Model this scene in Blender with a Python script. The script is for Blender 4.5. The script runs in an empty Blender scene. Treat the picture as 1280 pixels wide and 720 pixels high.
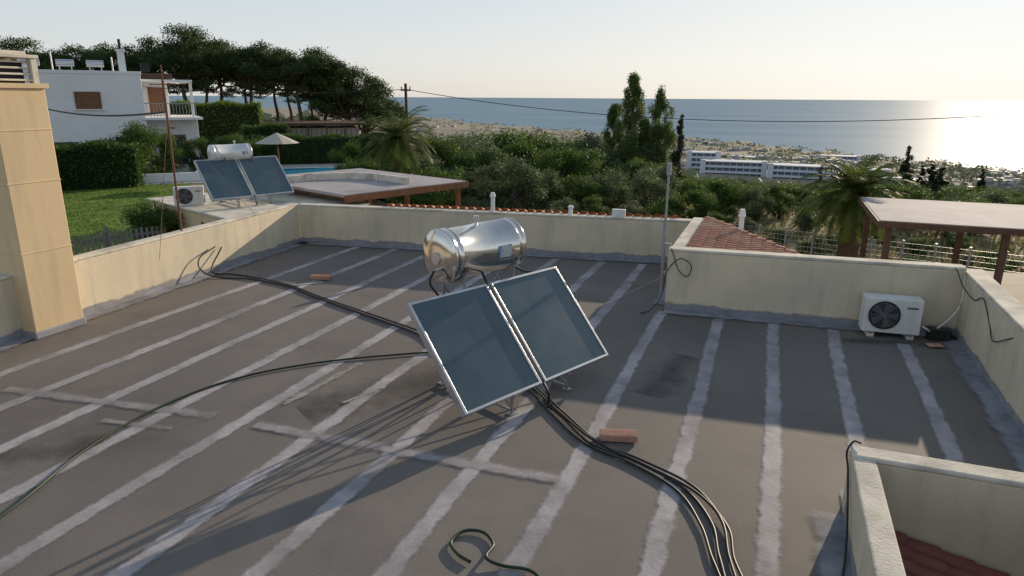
import bpy, math, random
import numpy as np
from mathutils import Vector, Matrix
random.seed(7); rng=np.random.default_rng(7)
scene=bpy.context.scene; COL=scene.collection
scene.view_settings.view_transform='Standard'; scene.view_settings.look='None'; scene.view_settings.exposure=0

# ---------------------------------------------------------------- materials
def mat(name,c1,c2=None,scale=3.0,rough=0.8,metal=0.0,bump=0.0,bscale=None,detail=6,spec=0.3,c3=None,s3=0.4,trans=0.0,lo=0.35,hi=0.65,streak=None,rvar=0.0,c4=None,s4=.2):
    m=bpy.data.materials.new(name); m.use_nodes=True; nt=m.node_tree; N=nt.nodes; L=nt.links
    b=N['Principled BSDF']; b.inputs['Roughness'].default_value=rough; b.inputs['Metallic'].default_value=metal
    b.inputs['Specular IOR Level'].default_value=spec
    tc=N.new('ShaderNodeTexCoord')
    if c2 is None: c2=tuple(x*0.8 for x in c1)
    n=N.new('ShaderNodeTexNoise'); n.inputs['Scale'].default_value=scale; n.inputs['Detail'].default_value=detail; n.inputs['Roughness'].default_value=0.6
    L.new(tc.outputs['Object'],n.inputs['Vector'])
    r=N.new('ShaderNodeValToRGB'); r.color_ramp.elements[0].position=lo; r.color_ramp.elements[1].position=hi
    r.color_ramp.elements[0].color=(*c1,1); r.color_ramp.elements[1].color=(*c2,1)
    L.new(n.outputs['Fac'],r.inputs['Fac']); out=r.outputs['Color']
    def layer(out,col,sc,vec,p0,p1,amt=1.0):
        n3=N.new('ShaderNodeTexNoise'); n3.inputs['Scale'].default_value=sc; n3.inputs['Detail'].default_value=8; n3.inputs['Roughness'].default_value=.62
        L.new(vec,n3.inputs['Vector'])
        r3=N.new('ShaderNodeMapRange'); r3.inputs['From Min'].default_value=p0; r3.inputs['From Max'].default_value=p1; r3.inputs['To Max'].default_value=amt
        L.new(n3.outputs['Fac'],r3.inputs['Value'])
        mx=N.new('ShaderNodeMix'); mx.data_type='RGBA'
        L.new(r3.outputs[0],mx.inputs['Factor']); L.new(out,mx.inputs['A']); mx.inputs['B'].default_value=(*col,1)
        return mx.outputs['Result']
    if c3 is not None: out=layer(out,c3,s3,tc.outputs['Object'],.48,.68)
    if c4 is not None:
        mp=N.new('ShaderNodeMapping'); mp.inputs['Location'].default_value=(13,7,3); L.new(tc.outputs['Object'],mp.inputs['Vector'])
        out=layer(out,c4,s4,mp.outputs[0],.52,.62,.8)
    if streak is not None:
        mp=N.new('ShaderNodeMapping'); mp.inputs['Scale'].default_value=(1,1,.12); L.new(tc.outputs['Object'],mp.inputs['Vector'])
        out=layer(out,streak,5.0,mp.outputs[0],.5,.78,.8)
    L.new(out,b.inputs['Base Color'])
    if rvar>0:
        mr=N.new('ShaderNodeMapRange'); mr.inputs['To Min'].default_value=rough-rvar; mr.inputs['To Max'].default_value=rough+rvar; L.new(n.outputs['Fac'],mr.inputs['Value']); L.new(mr.outputs[0],b.inputs['Roughness'])
    if bump>0:
        nb=N.new('ShaderNodeTexNoise'); nb.inputs['Scale'].default_value=bscale or scale*6; nb.inputs['Detail'].default_value=4
        L.new(tc.outputs['Object'],nb.inputs['Vector'])
        bp=N.new('ShaderNodeBump'); bp.inputs['Strength'].default_value=bump; bp.inputs['Distance'].default_value=0.02
        L.new(nb.outputs['Fac'],bp.inputs['Height']); L.new(bp.outputs['Normal'],b.inputs['Normal'])
    if trans>0:
        o=N['Material Output']; t=N.new('ShaderNodeBsdfTranslucent'); L.new(out,t.inputs['Color'])
        ms=N.new('ShaderNodeMixShader'); ms.inputs[0].default_value=trans
        L.new(b.outputs[0],ms.inputs[1]); L.new(t.outputs[0],ms.inputs[2]); L.new(ms.outputs[0],o.inputs['Surface'])
    return m

def worn(name,c1,c2,scale=6,rough=0.8,edge=0.2,hole=0.0,amp=.45,soft=.07,c3=None,top=1.0):
    m=mat(name,c1,c2,scale,rough,bump=0.15,bscale=30,c3=c3,s3=.8); nt=m.node_tree; N=nt.nodes; L=nt.links
    b=N['Principled BSDF']; o=N['Material Output']
    uv=N.new('ShaderNodeUVMap'); sp=N.new('ShaderNodeSeparateXYZ'); L.new(uv.outputs[0],sp.inputs[0])
    def M(op,a,bb=None):
        x=N.new('ShaderNodeMath'); x.operation=op
        for i,v in enumerate((a,bb)):
            if v is None: continue
            if isinstance(v,(int,float)): x.inputs[i].default_value=v
            else: L.new(v,x.inputs[i])
        return x.outputs[0]
    d=M('SUBTRACT',0.5,M('ABSOLUTE',M('SUBTRACT',sp.outputs[0],0.5)))
    tc=N.new('ShaderNodeTexCoord'); n=N.new('ShaderNodeTexNoise'); n.inputs['Scale'].default_value=4; n.inputs['Detail'].default_value=9; n.inputs['Roughness'].default_value=0.65
    L.new(tc.outputs['Object'],n.inputs['Vector'])
    v=M('ADD',d,M('MULTIPLY',M('SUBTRACT',n.outputs['Fac'],0.5),amp))
    mr=N.new('ShaderNodeMapRange'); mr.inputs['From Min'].default_value=edge-soft; mr.inputs['From Max'].default_value=edge+soft
    L.new(v,mr.inputs['Value'])
    n2=N.new('ShaderNodeTexNoise'); n2.inputs['Scale'].default_value=1.1; n2.inputs['Detail'].default_value=10; n2.inputs['Roughness'].default_value=.65; L.new(tc.outputs['Object'],n2.inputs['Vector'])
    mr2=N.new('ShaderNodeMapRange'); mr2.inputs['From Min'].default_value=0.33; mr2.inputs['From Max'].default_value=0.55; mr2.inputs['To Min'].default_value=0.5-hole; mr2.inputs['To Max'].default_value=top
    L.new(n2.outputs['Fac'],mr2.inputs['Value'])
    a=M('MULTIPLY',mr.outputs[0],mr2.outputs[0])
    tr=N.new('ShaderNodeBsdfTransparent'); ms=N.new('ShaderNodeMixShader')
    L.new(a,ms.inputs[0]); L.new(tr.outputs[0],ms.inputs[1]); L.new(b.outputs[0],ms.inputs[2]); L.new(ms.outputs[0],o.inputs['Surface'])
    return m

m_floor=mat('roof_coating',(0.142,0.127,0.116),(0.208,0.187,0.170),0.7,0.78,bump=0.14,bscale=45,detail=12,c3=(0.112,0.101,0.095),s3=0.35,rvar=.12,c4=(.185,.165,.148),s4=.55)
m_stripe=worn('seam_sealant',(0.37,0.345,0.36),(0.46,0.43,0.44),c3=(.30,.28,.29))
m_cross=worn('cross_seam_sealant',(0.33,0.305,0.315),(0.40,0.37,0.38),c3=(.27,.25,.255),edge=.24,hole=.3,amp=.7,soft=.12,top=.85)
m_seal=worn('base_sealant',(0.24,0.25,0.285),(0.33,0.33,0.365),edge=0.12)
m_scuff=worn('white_scuff',(0.5,0.46,0.42),(0.35,0.33,0.31),edge=0.3,hole=0.3,amp=.9)
m_stain=worn('damp_stain',(0.075,0.068,0.062),(0.10,0.09,0.082),edge=.3,hole=.4,amp=1.0,soft=.2,top=.55)
m_cream=mat('cream_stucco',(0.74,0.64,0.475),(0.67,0.58,0.43),1.2,0.9,bump=0.25,bscale=70,c3=(0.60,0.525,0.41),s3=0.8,streak=(.47,.415,.335))
m_cope=mat('coping_render',(0.75,0.69,0.58),(0.61,0.56,0.47),3,0.9,bump=0.3,bscale=40,c3=(0.44,0.40,0.345),s3=1.5)
m_pillar=mat('chimney_stucco',(0.75,0.575,0.35),(0.69,0.525,0.32),1.0,0.9,bump=0.25,bscale=70,streak=(.54,.425,.28))
m_white=mat('white_render',(0.84,0.84,0.84),(0.77,0.77,0.78),0.8,0.85,bump=0.2,bscale=30)
m_terra=mat('terracotta',(0.48,0.22,0.14),(0.36,0.16,0.11),4,0.8,bump=0.4,bscale=30,c3=(0.50,0.33,0.24),s3=2)
m_terra2=mat('terracotta_dark',(0.26,0.085,0.065),(0.18,0.06,0.05),4,0.6,bump=0.3,bscale=30)
m_brick=mat('hollow_brick_clay',(0.58,0.33,0.24),(0.49,0.27,0.20),8,0.9,bump=0.5,bscale=50)
m_alu=mat('aluminium',(0.66,0.67,0.69),(0.55,0.55,0.57),8,0.36,metal=0.9)
m_steel=mat('stainless_steel',(0.74,0.72,0.69),(0.66,0.64,0.61),5,0.14,metal=1.0,bump=0.06,bscale=2.5,rvar=.05)
m_galv=mat('galvanised_steel',(0.42,0.43,0.45),(0.3,0.3,0.32),12,0.5,metal=0.7)
m_rust=mat('rusty_steel',(0.22,0.10,0.06),(0.12,0.07,0.05),14,0.8)
m_hose=mat('black_hose',(0.014,0.014,0.016),(0.022,0.022,0.024),5,0.45,spec=0.4)
m_hoseg=mat('green_hose',(0.02,0.045,0.025),(0.015,0.03,0.02),5,0.45)
m_wood=mat('brown_wood',(0.22,0.11,0.06),(0.15,0.075,0.045),6,0.7,bump=0.2,bscale=20)
m_wooddk=mat('dark_wood',(0.08,0.045,0.03),(0.11,0.065,0.045),6,0.7)
m_ac=mat('ac_casing',(0.80,0.80,0.77),(0.74,0.74,0.71),3,0.5,streak=(.58,.56,.5))
m_black=mat('black_plastic',(0.02,0.02,0.022),(0.03,0.03,0.03),8,0.5)
m_grill=mat('grille_grey',(0.12,0.12,0.13),(0.16,0.16,0.17),8,0.5)
m_greyroof=mat('grey_roofing',(0.36,0.34,0.35),(0.43,0.405,0.42),2,0.85,bump=0.2,bscale=30,c3=(0.29,0.27,0.275),s3=0.7)
m_glass=mat('window_glass',(0.03,0.045,0.06),(0.05,0.06,0.08),1,0.1,spec=0.6)
m_pool=mat('pool_water',(0.05,0.35,0.55),(0.08,0.42,0.6),1,0.1,spec=0.5)
m_patio=mat('patio_paving',(0.52,0.48,0.43),(0.44,0.40,0.36),2,0.85)
m_straw=mat('parasol_cloth',(0.55,0.50,0.42),(0.45,0.41,0.35),5,0.9)
m_bark=mat('bark',(0.12,0.085,0.06),(0.07,0.055,0.04),10,0.95,bump=0.6,bscale=30)
m_barkl=mat('olive_bark',(0.18,0.16,0.14),(0.12,0.11,0.10),10,0.95)
def leaf(name,a,b,sc=0.9,tr=0.35): return mat(name,a,b,sc,0.6,detail=3,spec=0.25,trans=tr,lo=0.4,hi=0.6)
l_pine=leaf('pine_needles',(0.034,0.060,0.019),(0.068,0.108,0.028),0.6,0.32)
l_pop=leaf('poplar_leaves',(0.095,0.145,0.038),(0.155,0.20,0.065),0.8,.42)
l_cyp=leaf('cypress_foliage',(0.022,0.04,0.018),(0.045,0.065,0.028),1.2,0.2)
l_olive=leaf('olive_leaves',(0.082,0.118,0.050),(0.15,0.185,0.09),0.9,.42)
l_green=leaf('green_leaves',(0.046,0.092,0.019),(0.105,0.165,0.033),0.7,.42)
l_hedge=leaf('hedge_leaves',(0.036,0.078,0.016),(0.07,0.125,0.025),1.2)
l_hedgel=leaf('light_hedge_leaves',(0.10,0.165,0.028),(0.16,0.225,0.04),0.8,.42)
l_palm=leaf('palm_leaflets',(0.07,0.11,0.022),(0.14,0.175,0.042),1.5,.42)
l_dry=leaf('dry_grass_blades',(0.28,0.225,0.11),(0.13,0.15,0.05),1.0)
l_far=leaf('hazy_distant_leaves',(0.10,0.13,0.09),(0.145,0.17,0.115),0.05)  # pale bluish green, aerial haze painted into the leaf colour
m_lawn=mat('lawn_grass',(0.105,0.18,0.024),(0.165,0.245,0.037),1.5,0.9,bump=0.8,bscale=12,detail=10)
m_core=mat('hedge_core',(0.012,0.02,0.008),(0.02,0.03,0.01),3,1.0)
m_coll=mat('collector_glass',(0.03,0.072,0.092),(0.045,0.092,0.112),2.2,0.24,bump=0.03,bscale=2,spec=0.6,rvar=.08,c4=(.06,.10,.118),s4=1.2)
m_coll.node_tree.nodes['Principled BSDF'].inputs['Coat Weight'].default_value=0.5
m_coll.node_tree.nodes['Principled BSDF'].inputs['Coat Roughness'].default_value=0.12

# ---------------------------------------------------------------- mesh helpers
class B:
    def __init__(s): s.v=[];s.f=[];s.m=[];s.sm=[]
    def add(s,vs,fs,mi=0,smooth=False):
        o=len(s.v); s.v+= [tuple(map(float,x)) for x in vs]; s.f+=[tuple(int(i)+o for i in f) for f in fs]; s.m+=[mi]*len(fs); s.sm+=[smooth]*len(fs)
    def box(s,c,d,mi=0,rz=0,R=None):
        vs=[]
        for x in(-.5,.5):
            for y in(-.5,.5):
                for z in(-.5,.5): vs.append(Vector((x*d[0],y*d[1],z*d[2])))
        Mx=R if R is not None else Matrix.Rotation(rz,3,'Z')
        vs=[Mx@p+Vector(c) for p in vs]
        s.add(vs,[(0,1,3,2),(4,6,7,5),(0,4,5,1),(2,3,7,6),(0,2,6,4),(1,5,7,3)],mi)
    def cyl(s,p0,p1,r0,r1=None,n=10,mi=0,cap=True,smooth=True):
        r1=r0 if r1 is None else r1
        p0=Vector(p0);p1=Vector(p1);d=(p1-p0).normalized()
        a=d.orthogonal().normalized(); b=d.cross(a)
        vs=[];fs=[]
        for k,(p,r) in enumerate(((p0,r0),(p1,r1))):
            for i in range(n):
                t=2*math.pi*i/n; vs.append(p+a*(r*math.cos(t))+b*(r*math.sin(t)))
        fs=[(i,(i+1)%n,n+(i+1)%n,n+i) for i in range(n)]
        s.add(vs,fs,mi,smooth)
        if cap: s.add(vs,[tuple(range(n-1,-1,-1)),tuple(range(n,2*n))],mi)
    def tube(s,pts,rad,n=8,mi=0,closed_caps=True):
        pts=[Vector(p) for p in pts]; k=len(pts); vs=[]
        rr=rad if isinstance(rad,(list,tuple)) else [rad]*k
        for i,p in enumerate(pts):
            d=(pts[min(i+1,k-1)]-pts[max(i-1,0)]).normalized()
            up=Vector((0,0,1)) if abs(d.z)<0.95 else Vector((1,0,0))
            a=d.cross(up).normalized(); b=a.cross(d)
            for j in range(n):
                t=2*math.pi*j/n; vs.append(p+a*(rr[i]*math.cos(t))+b*(rr[i]*math.sin(t)))
        fs=[(i*n+j,i*n+(j+1)%n,(i+1)*n+(j+1)%n,(i+1)*n+j) for i in range(k-1) for j in range(n)]
        s.add(vs,fs,mi,True)
    def mesh(s,name,mats):
        me=bpy.data.meshes.new(name); me.from_pydata(s.v,[],s.f)
        for m in mats: me.materials.append(m)
        me.polygons.foreach_set('material_index',s.m); me.polygons.foreach_set('use_smooth',s.sm); me.update(); return me
    def obj(s,name,mats,parent=None,loc=(0,0,0),rz=0,bevel=0):
        o=bpy.data.objects.new(name,s.mesh(name,mats)); COL.objects.link(o); o.location=loc; o.rotation_euler=(0,0,rz)
        if parent: o.parent=parent
        if bevel:
            bv=o.modifiers.new('bevel','BEVEL'); bv.width=bevel; bv.segments=2; bv.limit_method='ANGLE'
        return o
def empty(name,loc=(0,0,0),rz=0):
    e=bpy.data.objects.new(name,None); COL.objects.link(e); e.location=loc; e.rotation_euler=(0,0,rz); e.empty_display_size=0.3; return e
def inst(name,me,loc,rz=0,sc=(1,1,1)):
    o=bpy.data.objects.new(name,me); COL.objects.link(o); o.location=loc; o.rotation_euler=(0,0,rz); o.scale=sc; return o
def spline(P,n=10):
    P=[Vector(p) for p in P]; P=[P[0]*2-P[1]]+P+[P[-1]*2-P[-2]]; out=[]
    for i in range(1,len(P)-2):
        for k in range(n):
            t=k/n; a,b,c,d=P[i-1],P[i],P[i+1],P[i+2]
            out.append(0.5*((2*b)+(c-a)*t+(2*a-5*b+4*c-d)*t*t+(3*b-a-3*c+d)*t**3))
    out.append(P[-2]); return out
def at(th,r): t=math.radians(th); return (r*math.sin(t),r*math.cos(t))

# ---------------------------------------------------------------- terrain
def ss(a,b,x): t=max(0,min(1,(x-a)/(b-a))); return t*t*(3-2*t)
CO=[(-180,9000),(-60,9000),(-45,5000),(-36,3000),(-28,2000),(-20.7,1330),(-12.3,1100),(-4.2,960),(4.3,790),(13.2,680),(30,600),(60,560),(180,9000)]
def coast(th): return float(np.interp(th,[c[0] for c in CO],[c[1] for c in CO]))*(1+0.03*math.sin(th*1.9)+0.02*math.sin(th*5.3))
def ground(th,r):
    lf=1-ss(-40,-31,th)
    lev=-1.2*lf-2.3*(1-lf)
    if r<18: lev=-3.3+(lev+3.3)*ss(11,17,r)
    r0=110*lf+34*(1-lf); sl=0.10*lf+0.122*(1-lf)
    z=lev
    if r>r0: z=lev-sl*(r-r0)*ss(0,20,r-r0)
    if z<-38: 
        z=-38-4*(1-math.exp(-(-38-z)/4))
    c=coast(th)
    if r>420: z=z+(-49.2+42)*ss(420,c,r)
    if r>c: z=-49.2-4*min(1,(r-c)/60)
    if r>60: z+=0.8*math.sin(r*0.013+th*0.2)*math.sin(th*0.35)*(ss(60,200,r))*(1-ss(c*0.7,c,r))
    return z
ths=list(np.concatenate([np.arange(-180,-70,10),np.arange(-70,40,1.0),np.arange(40,181,10)]))
rs=[6,9,11,12.5,14,15.5,17,20,25,30,36,42,50,60,72,86,100,120,145,175,210,250,300,350,400,440,480,520,560,600,640,680,720,780,840,900,960,1020,1100,1200,1320,1450,1600,1800,2000,2300,2700,3200,4000,5200,7000,9500]
g=B(); vs=[];fs=[]
for r in rs:
    for t in ths: x,y=at(t,r); vs.append((x,y,ground(t,r)))
nt_=len(ths)
for i in range(len(rs)-1):
    for j in range(nt_-1): fs.append((i*nt_+j,i*nt_+j+1,(i+1)*nt_+j+1,(i+1)*nt_+j))
g.add(vs,fs,0,True)
def terrain_mat():
    m=bpy.data.materials.new('ground_soil'); m.use_nodes=True; nt=m.node_tree;N=nt.nodes;L=nt.links;b=N['Principled BSDF']; b.inputs['Roughness'].default_value=0.95; b.inputs['Specular IOR Level'].default_value=0.1
    tc=N.new('ShaderNodeTexCoord')
    def noise(s,d=6):
        n=N.new('ShaderNodeTexNoise'); n.inputs['Scale'].default_value=s; n.inputs['Detail'].default_value=d; L.new(tc.outputs['Object'],n.inputs['Vector']); return n.outputs['Fac']
    def ramp(f,els):
        r=N.new('ShaderNodeValToRGB'); L.new(f,r.inputs['Fac']); e=r.color_ramp.elements
        e[0].position,e[0].color=els[0][0],(*els[0][1],1); e[1].position,e[1].color=els[-1][0],(*els[-1][1],1)
        for p,c in els[1:-1]: x=e.new(p); x.color=(*c,1)
        return r.outputs['Color']
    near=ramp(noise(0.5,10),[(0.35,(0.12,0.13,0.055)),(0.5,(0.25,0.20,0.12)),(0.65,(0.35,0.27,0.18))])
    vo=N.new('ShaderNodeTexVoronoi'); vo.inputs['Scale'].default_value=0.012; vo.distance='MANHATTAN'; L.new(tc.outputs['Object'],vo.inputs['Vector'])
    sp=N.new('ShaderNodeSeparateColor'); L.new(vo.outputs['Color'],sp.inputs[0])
    far=ramp(sp.outputs[0],[(0.0,(0.22,0.22,0.17)),(0.3,(0.42,0.35,0.28)),(0.5,(0.26,0.25,0.19)),(0.7,(0.47,0.39,0.32)),(1.0,(0.33,0.29,0.24))])  # far field colours lightened, distance haze painted into the soil tones
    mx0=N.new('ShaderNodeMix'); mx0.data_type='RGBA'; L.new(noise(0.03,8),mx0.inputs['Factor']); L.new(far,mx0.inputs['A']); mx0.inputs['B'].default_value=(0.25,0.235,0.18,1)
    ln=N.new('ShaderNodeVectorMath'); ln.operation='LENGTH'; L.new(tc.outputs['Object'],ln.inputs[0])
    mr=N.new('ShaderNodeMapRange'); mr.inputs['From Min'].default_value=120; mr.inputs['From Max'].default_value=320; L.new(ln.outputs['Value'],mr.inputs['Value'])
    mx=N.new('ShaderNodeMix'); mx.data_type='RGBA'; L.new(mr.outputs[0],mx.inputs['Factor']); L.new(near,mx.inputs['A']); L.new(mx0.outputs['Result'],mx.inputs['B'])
    L.new(mx.outputs['Result'],b.inputs['Base Color']); return m
g.obj('ground',[terrain_mat()])
def sea_mat():
    m=bpy.data.materials.new('sea_water'); m.use_nodes=True; nt=m.node_tree;N=nt.nodes;L=nt.links;b=N['Principled BSDF']
    b.inputs['Base Color'].default_value=(0.05,0.10,0.14,1); b.inputs['Roughness'].default_value=0.52; b.inputs['IOR'].default_value=1.33
    tc=N.new('ShaderNodeTexCoord'); n=N.new('ShaderNodeTexNoise'); n.inputs['Scale'].default_value=0.05; n.inputs['Detail'].default_value=8; L.new(tc.outputs['Object'],n.inputs['Vector'])
    bp=N.new('ShaderNodeBump'); bp.inputs['Strength'].default_value=0.12; bp.inputs['Distance'].default_value=1.0; L.new(n.outputs['Fac'],bp.inputs['Height']); L.new(bp.outputs['Normal'],b.inputs['Normal'])
    d=N.new('ShaderNodeBsdfDiffuse'); 
    mp=N.new('ShaderNodeMapping'); mp.inputs['Scale'].default_value=(1,3,1); L.new(tc.outputs['Object'],mp.inputs['Vector'])
    n2=N.new('ShaderNodeTexNoise'); n2.inputs['Scale'].default_value=0.0012; n2.inputs['Detail'].default_value=9; L.new(mp.outputs[0],n2.inputs['Vector'])
    r=N.new('ShaderNodeValToRGB'); r.color_ramp.elements[0].position=.4; r.color_ramp.elements[1].position=.62; r.color_ramp.elements[0].color=(.25,.38,.49,1); r.color_ramp.elements[1].color=(.33,.45,.54,1)
    L.new(n2.outputs['Fac'],r.inputs['Fac']); L.new(r.outputs[0],d.inputs['Color'])
    ms=N.new('ShaderNodeMixShader'); ms.inputs[0].default_value=.66; L.new(b.outputs[0],ms.inputs[1]); L.new(d.outputs[0],ms.inputs[2]); L.new(ms.outputs[0],N['Material Output'].inputs['Surface'])
    return m
s=B(); S=90000; s.add([(-S,-S,-50),(S,-S,-50),(S,S,-50),(-S,S,-50)],[(0,1,2,3)]); s.obj('sea',[sea_mat()])

# ---------------------------------------------------------------- roof floor
f=B(); f.add([(-9.8,-2,0),(.9,-2,0),(.9,6.25,0),(2.83,6.25,0),(2.95,12.05,0),(-1.55,11.72,0),(-1.55,15.5,0),(-11.1,14.1,0)],[tuple(range(8))]); f.obj('flat_roof_floor',[m_floor])
def strips(name,segs,m,z):
    me=bpy.data.meshes.new(name); V=[];Fc=[];UV=[]
    for (x0,y0,x1,y1,w) in segs:
        a=Vector((x0,y0,0)); b=Vector((x1,y1,0)); d=b-a; n=max(2,int(d.length/0.5)); nrm=Vector((-d.y,d.x,0)).normalized()
        o=len(V); ph=random.uniform(0,6)
        for i in range(n+1):
            p=a+d*(i/n)+nrm*(0.012*math.sin(ph+i*0.6)); ww=w*(0.5+random.uniform(-.02,.02))
            V+= [(p+nrm*ww)+Vector((0,0,z)),(p-nrm*ww)+Vector((0,0,z))]
        for i in range(n): Fc.append((o+2*i,o+2*i+1,o+2*i+3,o+2*i+2)); UV+=[(0,i),(1,i),(1,i+1),(0,i+1)]
    me.from_pydata([tuple(v) for v in V],[],Fc); u=me.uv_layers.new(name='UVMap')
    for i,q in enumerate(UV): u.data[i].uv=q
    me.materials.append(m); o=bpy.data.objects.new(name,me); COL.objects.link(o); return o
W=.30
seg=[(2.06,6.5,2.12,11.3,W),(1.13,6.5,1.16,11.65,W),(.31,-1,.27,11.65,W),(-.57,-1,-.6,11.6,W),(-1.6,-1,-1.57,11.6,W),
     (-2.5,-1,-2.52,15,W),(-3.46,-1,-3.42,14.9,W),(-4.41,-1,-4.5,14.8,W),(-5.35,-1,-5.5,14.6,W),(-6.3,-1,-6.5,14.5,W),(-7.25,-1,-7.45,14.4,W),(-8.2,-1,-8.45,14.3,W),(-9.3,-1,-9.45,14.2,W)]
strips('roof_damp_stains',[(-4.9,6.0,-3.2,8.6,1.3),(-7.6,3.6,-6.4,4.6,.8),(1.2,11.2,2.7,11.5,.5),(-1.2,8.0,-.9,9.6,.7),(-.2,2.8,.3,4.4,.8)],m_stain,0.003)
strips('roof_seam_stripes',seg,m_stripe,0.007)
strips('roof_cross_seams',[(-8.8,5.2,-5.79,5.55,.28),(-5.2,5.54,-1.64,5.71,.28),(-6.9,5.0,-6.0,5.15,.16)],m_cross,0.011)
strips('roof_scuff_marks',[(-5.24,6.1,-5.1,7.6,.22),(-8.6,10.6,-8.2,11.0,.2),(-4.6,6.4,-4.4,7.0,.15)],m_scuff,0.015)

# ---------------------------------------------------------------- parapets
def wall(name,a,b,th,z0,z1,side,seal=True):
    e=empty(name,(a[0],a[1],0)); Bv=Vector((b[0]-a[0],b[1]-a[1],0)); d=Bv.normalized(); n=Vector((-d.y,d.x,0))*side; L=Bv.length
    rz=math.atan2(d.y,d.x)
    c=d*(L/2)+n*(th/2)
    w=B(); w.box((c.x,c.y,(z0+z1-.05)/2),(L,th,z1-.05-z0),rz=rz); w.obj('body',[m_cream],e,bevel=.012)
    w=B(); w.box((c.x,c.y,z1-.0235),(L+.004,th+.012,.047),rz=rz); w.obj('coping',[m_cope],e,bevel=.015)
    if seal:
        me=bpy.data.meshes.new('sealant'); V=[];Fc=[];UV=[]
        nn=int(L/.4); 
        for k,(off,z,off2,z2) in enumerate([(-.005,-.06,-.005,.17),(.07,.019,-.32,.019)]):
            o=len(V)
            for i in range(nn+1):
                p=d*(L*i/nn); j=random.uniform(-.02,.02)
                V.append(tuple(p+n*off+Vector((0,0,z)))); V.append(tuple(p+n*(off2-(j if k else 0))+Vector((0,0,z2+(0 if k else j)))))
            for i in range(nn): Fc.append((o+2*i,o+2*i+1,o+2*i+3,o+2*i+2)); UV+=[(.35,i),(1,i),(1,i+1),(.35,i+1)]
        me.from_pydata(V,[],Fc); u=me.uv_layers.new(name='UVMap')
        for i,q in enumerate(UV): u.data[i].uv=q
        me.materials.append(m_seal); o=bpy.data.objects.new('sealant',me); COL.objects.link(o); o.parent=e
    return e
wall('parapet_wall',(-9.8,-2),(-11.1,14.1),.24,-3.3,1.0,1)
wall('parapet_wall',(-11.1,14.1),(-1.55,15.5),.24,-3.3,.98,1)
wall('parapet_wall',(-1.55,15.5),(-1.55,11.97),.25,-3.3,1.06,1)
wall('parapet_wall',(-1.55,11.72),(2.95,12.05),.25,-3.3,1.11,1)
wall('parapet_wall',(2.95,12.32),(2.75,-2),.28,-3.3,1.05,1)
wall('shaft_wall',(.9,6.25),(2.83,6.25),.2,-1.2,.62,-1)
wall('shaft_wall',(.9,-2),(.9,6.045),.18,-1.2,.60,-1)

def tiles(name,o,ux,uy,nx,ny,w,l,m,par=None,poly=None):
    t=B(); o=Vector(o);ux=Vector(ux);uy=Vector(uy);nz=ux.cross(uy); 
    if nz.z<0: nz=-nz
    for i in range(nx):
        for j in range(ny):
            c=o+ux*(w*(i+.5))+uy*(l*j)
            if poly and not poly(c): continue
            jit=random.uniform(-.006,.006); vs=[];K=6
            for e,(s,r,h) in enumerate(((0,.40,.0),(l*1.12,.50,.022))):
                for k in range(K+1):
                    a=math.pi*k/K
                    vs.append(c+uy*s+ux*(-math.cos(a)*r*w+jit)+nz*(math.sin(a)*w*.32+h))
            t.add(vs,[(k,k+1,K+2+k,K+1+k) for k in range(K)],0,True)
            t.add([v for v in vs[K+1:]]+[v-nz*.015 for v in vs[K+1:]],[(k,k+1,K+2+k,K+1+k) for k in range(K)],0)
            vs=[c+uy*0+ux*(.4*w),c+uy*0+ux*(.62*w),c+uy*l*1.1+ux*(.62*w)+nz*.01,c+uy*l*1.1+ux*(.4*w)+nz*.01]
            t.add(vs,[(0,1,2,3)],0)
    return t.obj(name,[m],par)
e=empty('tiled_hip_roof',(-1.3,12.2,0))
tiles('tiles',(-.0,.0,1.05),(0,1,0),Vector((1,0,-.12)).normalized(),15,13,.2,.2,m_terra,e,poly=lambda c:(c.y)<3.2-1.25*(c.x))
w=B(); w.add([(0,.05,.98),(0,3.3,.98),(2.6,0.05,.70),(0,.05,-3),(0,3.3,-3),(2.6,.05,-3)],[(0,2,1),(0,1,4,3),(1,2,5,4),(2,0,3,5)]); w.obj('deck',[m_cream],e)
w=B()
for i in range(14):
    p=Vector((0.02,3.25,1.03))+(Vector((2.5,.1,.76))-Vector((0.02,3.25,1.03)))*(i/14); q=Vector((0.02,3.25,1.03))+(Vector((2.5,.1,.76))-Vector((0.02,3.25,1.03)))*((i+1.15)/14)
    w.cyl(p,q+Vector((0,0,.02)),.075,.09,10)
w.obj('hip_ridge',[m_terra],e)
e=empty('tiled_eave',(-11.1,14.35,0)); dd=Vector((9.55,1.4,0)).normalized(); nn=Vector((-dd.y,dd.x,0))
tiles('tiles',dd*2.2+Vector((0,0,.99))+nn*.03,dd,(nn+Vector((0,0,-.35))).normalized(),34,4,.21,.28,m_terra,e)
e=empty('tiled_lower_roof',(1.08,6.0,0))
tiles('tiles',(0.0,.05,-.02),(0,-1,0),Vector((1,0,-.24)).normalized(),26,7,.2,.27,m_terra2,e)
w=B(); w.add([(0,.05,-.12),(0,-7,-.12),(1.75,-7,-.6),(1.75,.05,-.6)],[(0,1,2,3)]); w.obj('deck',[m_terra2],e)

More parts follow.
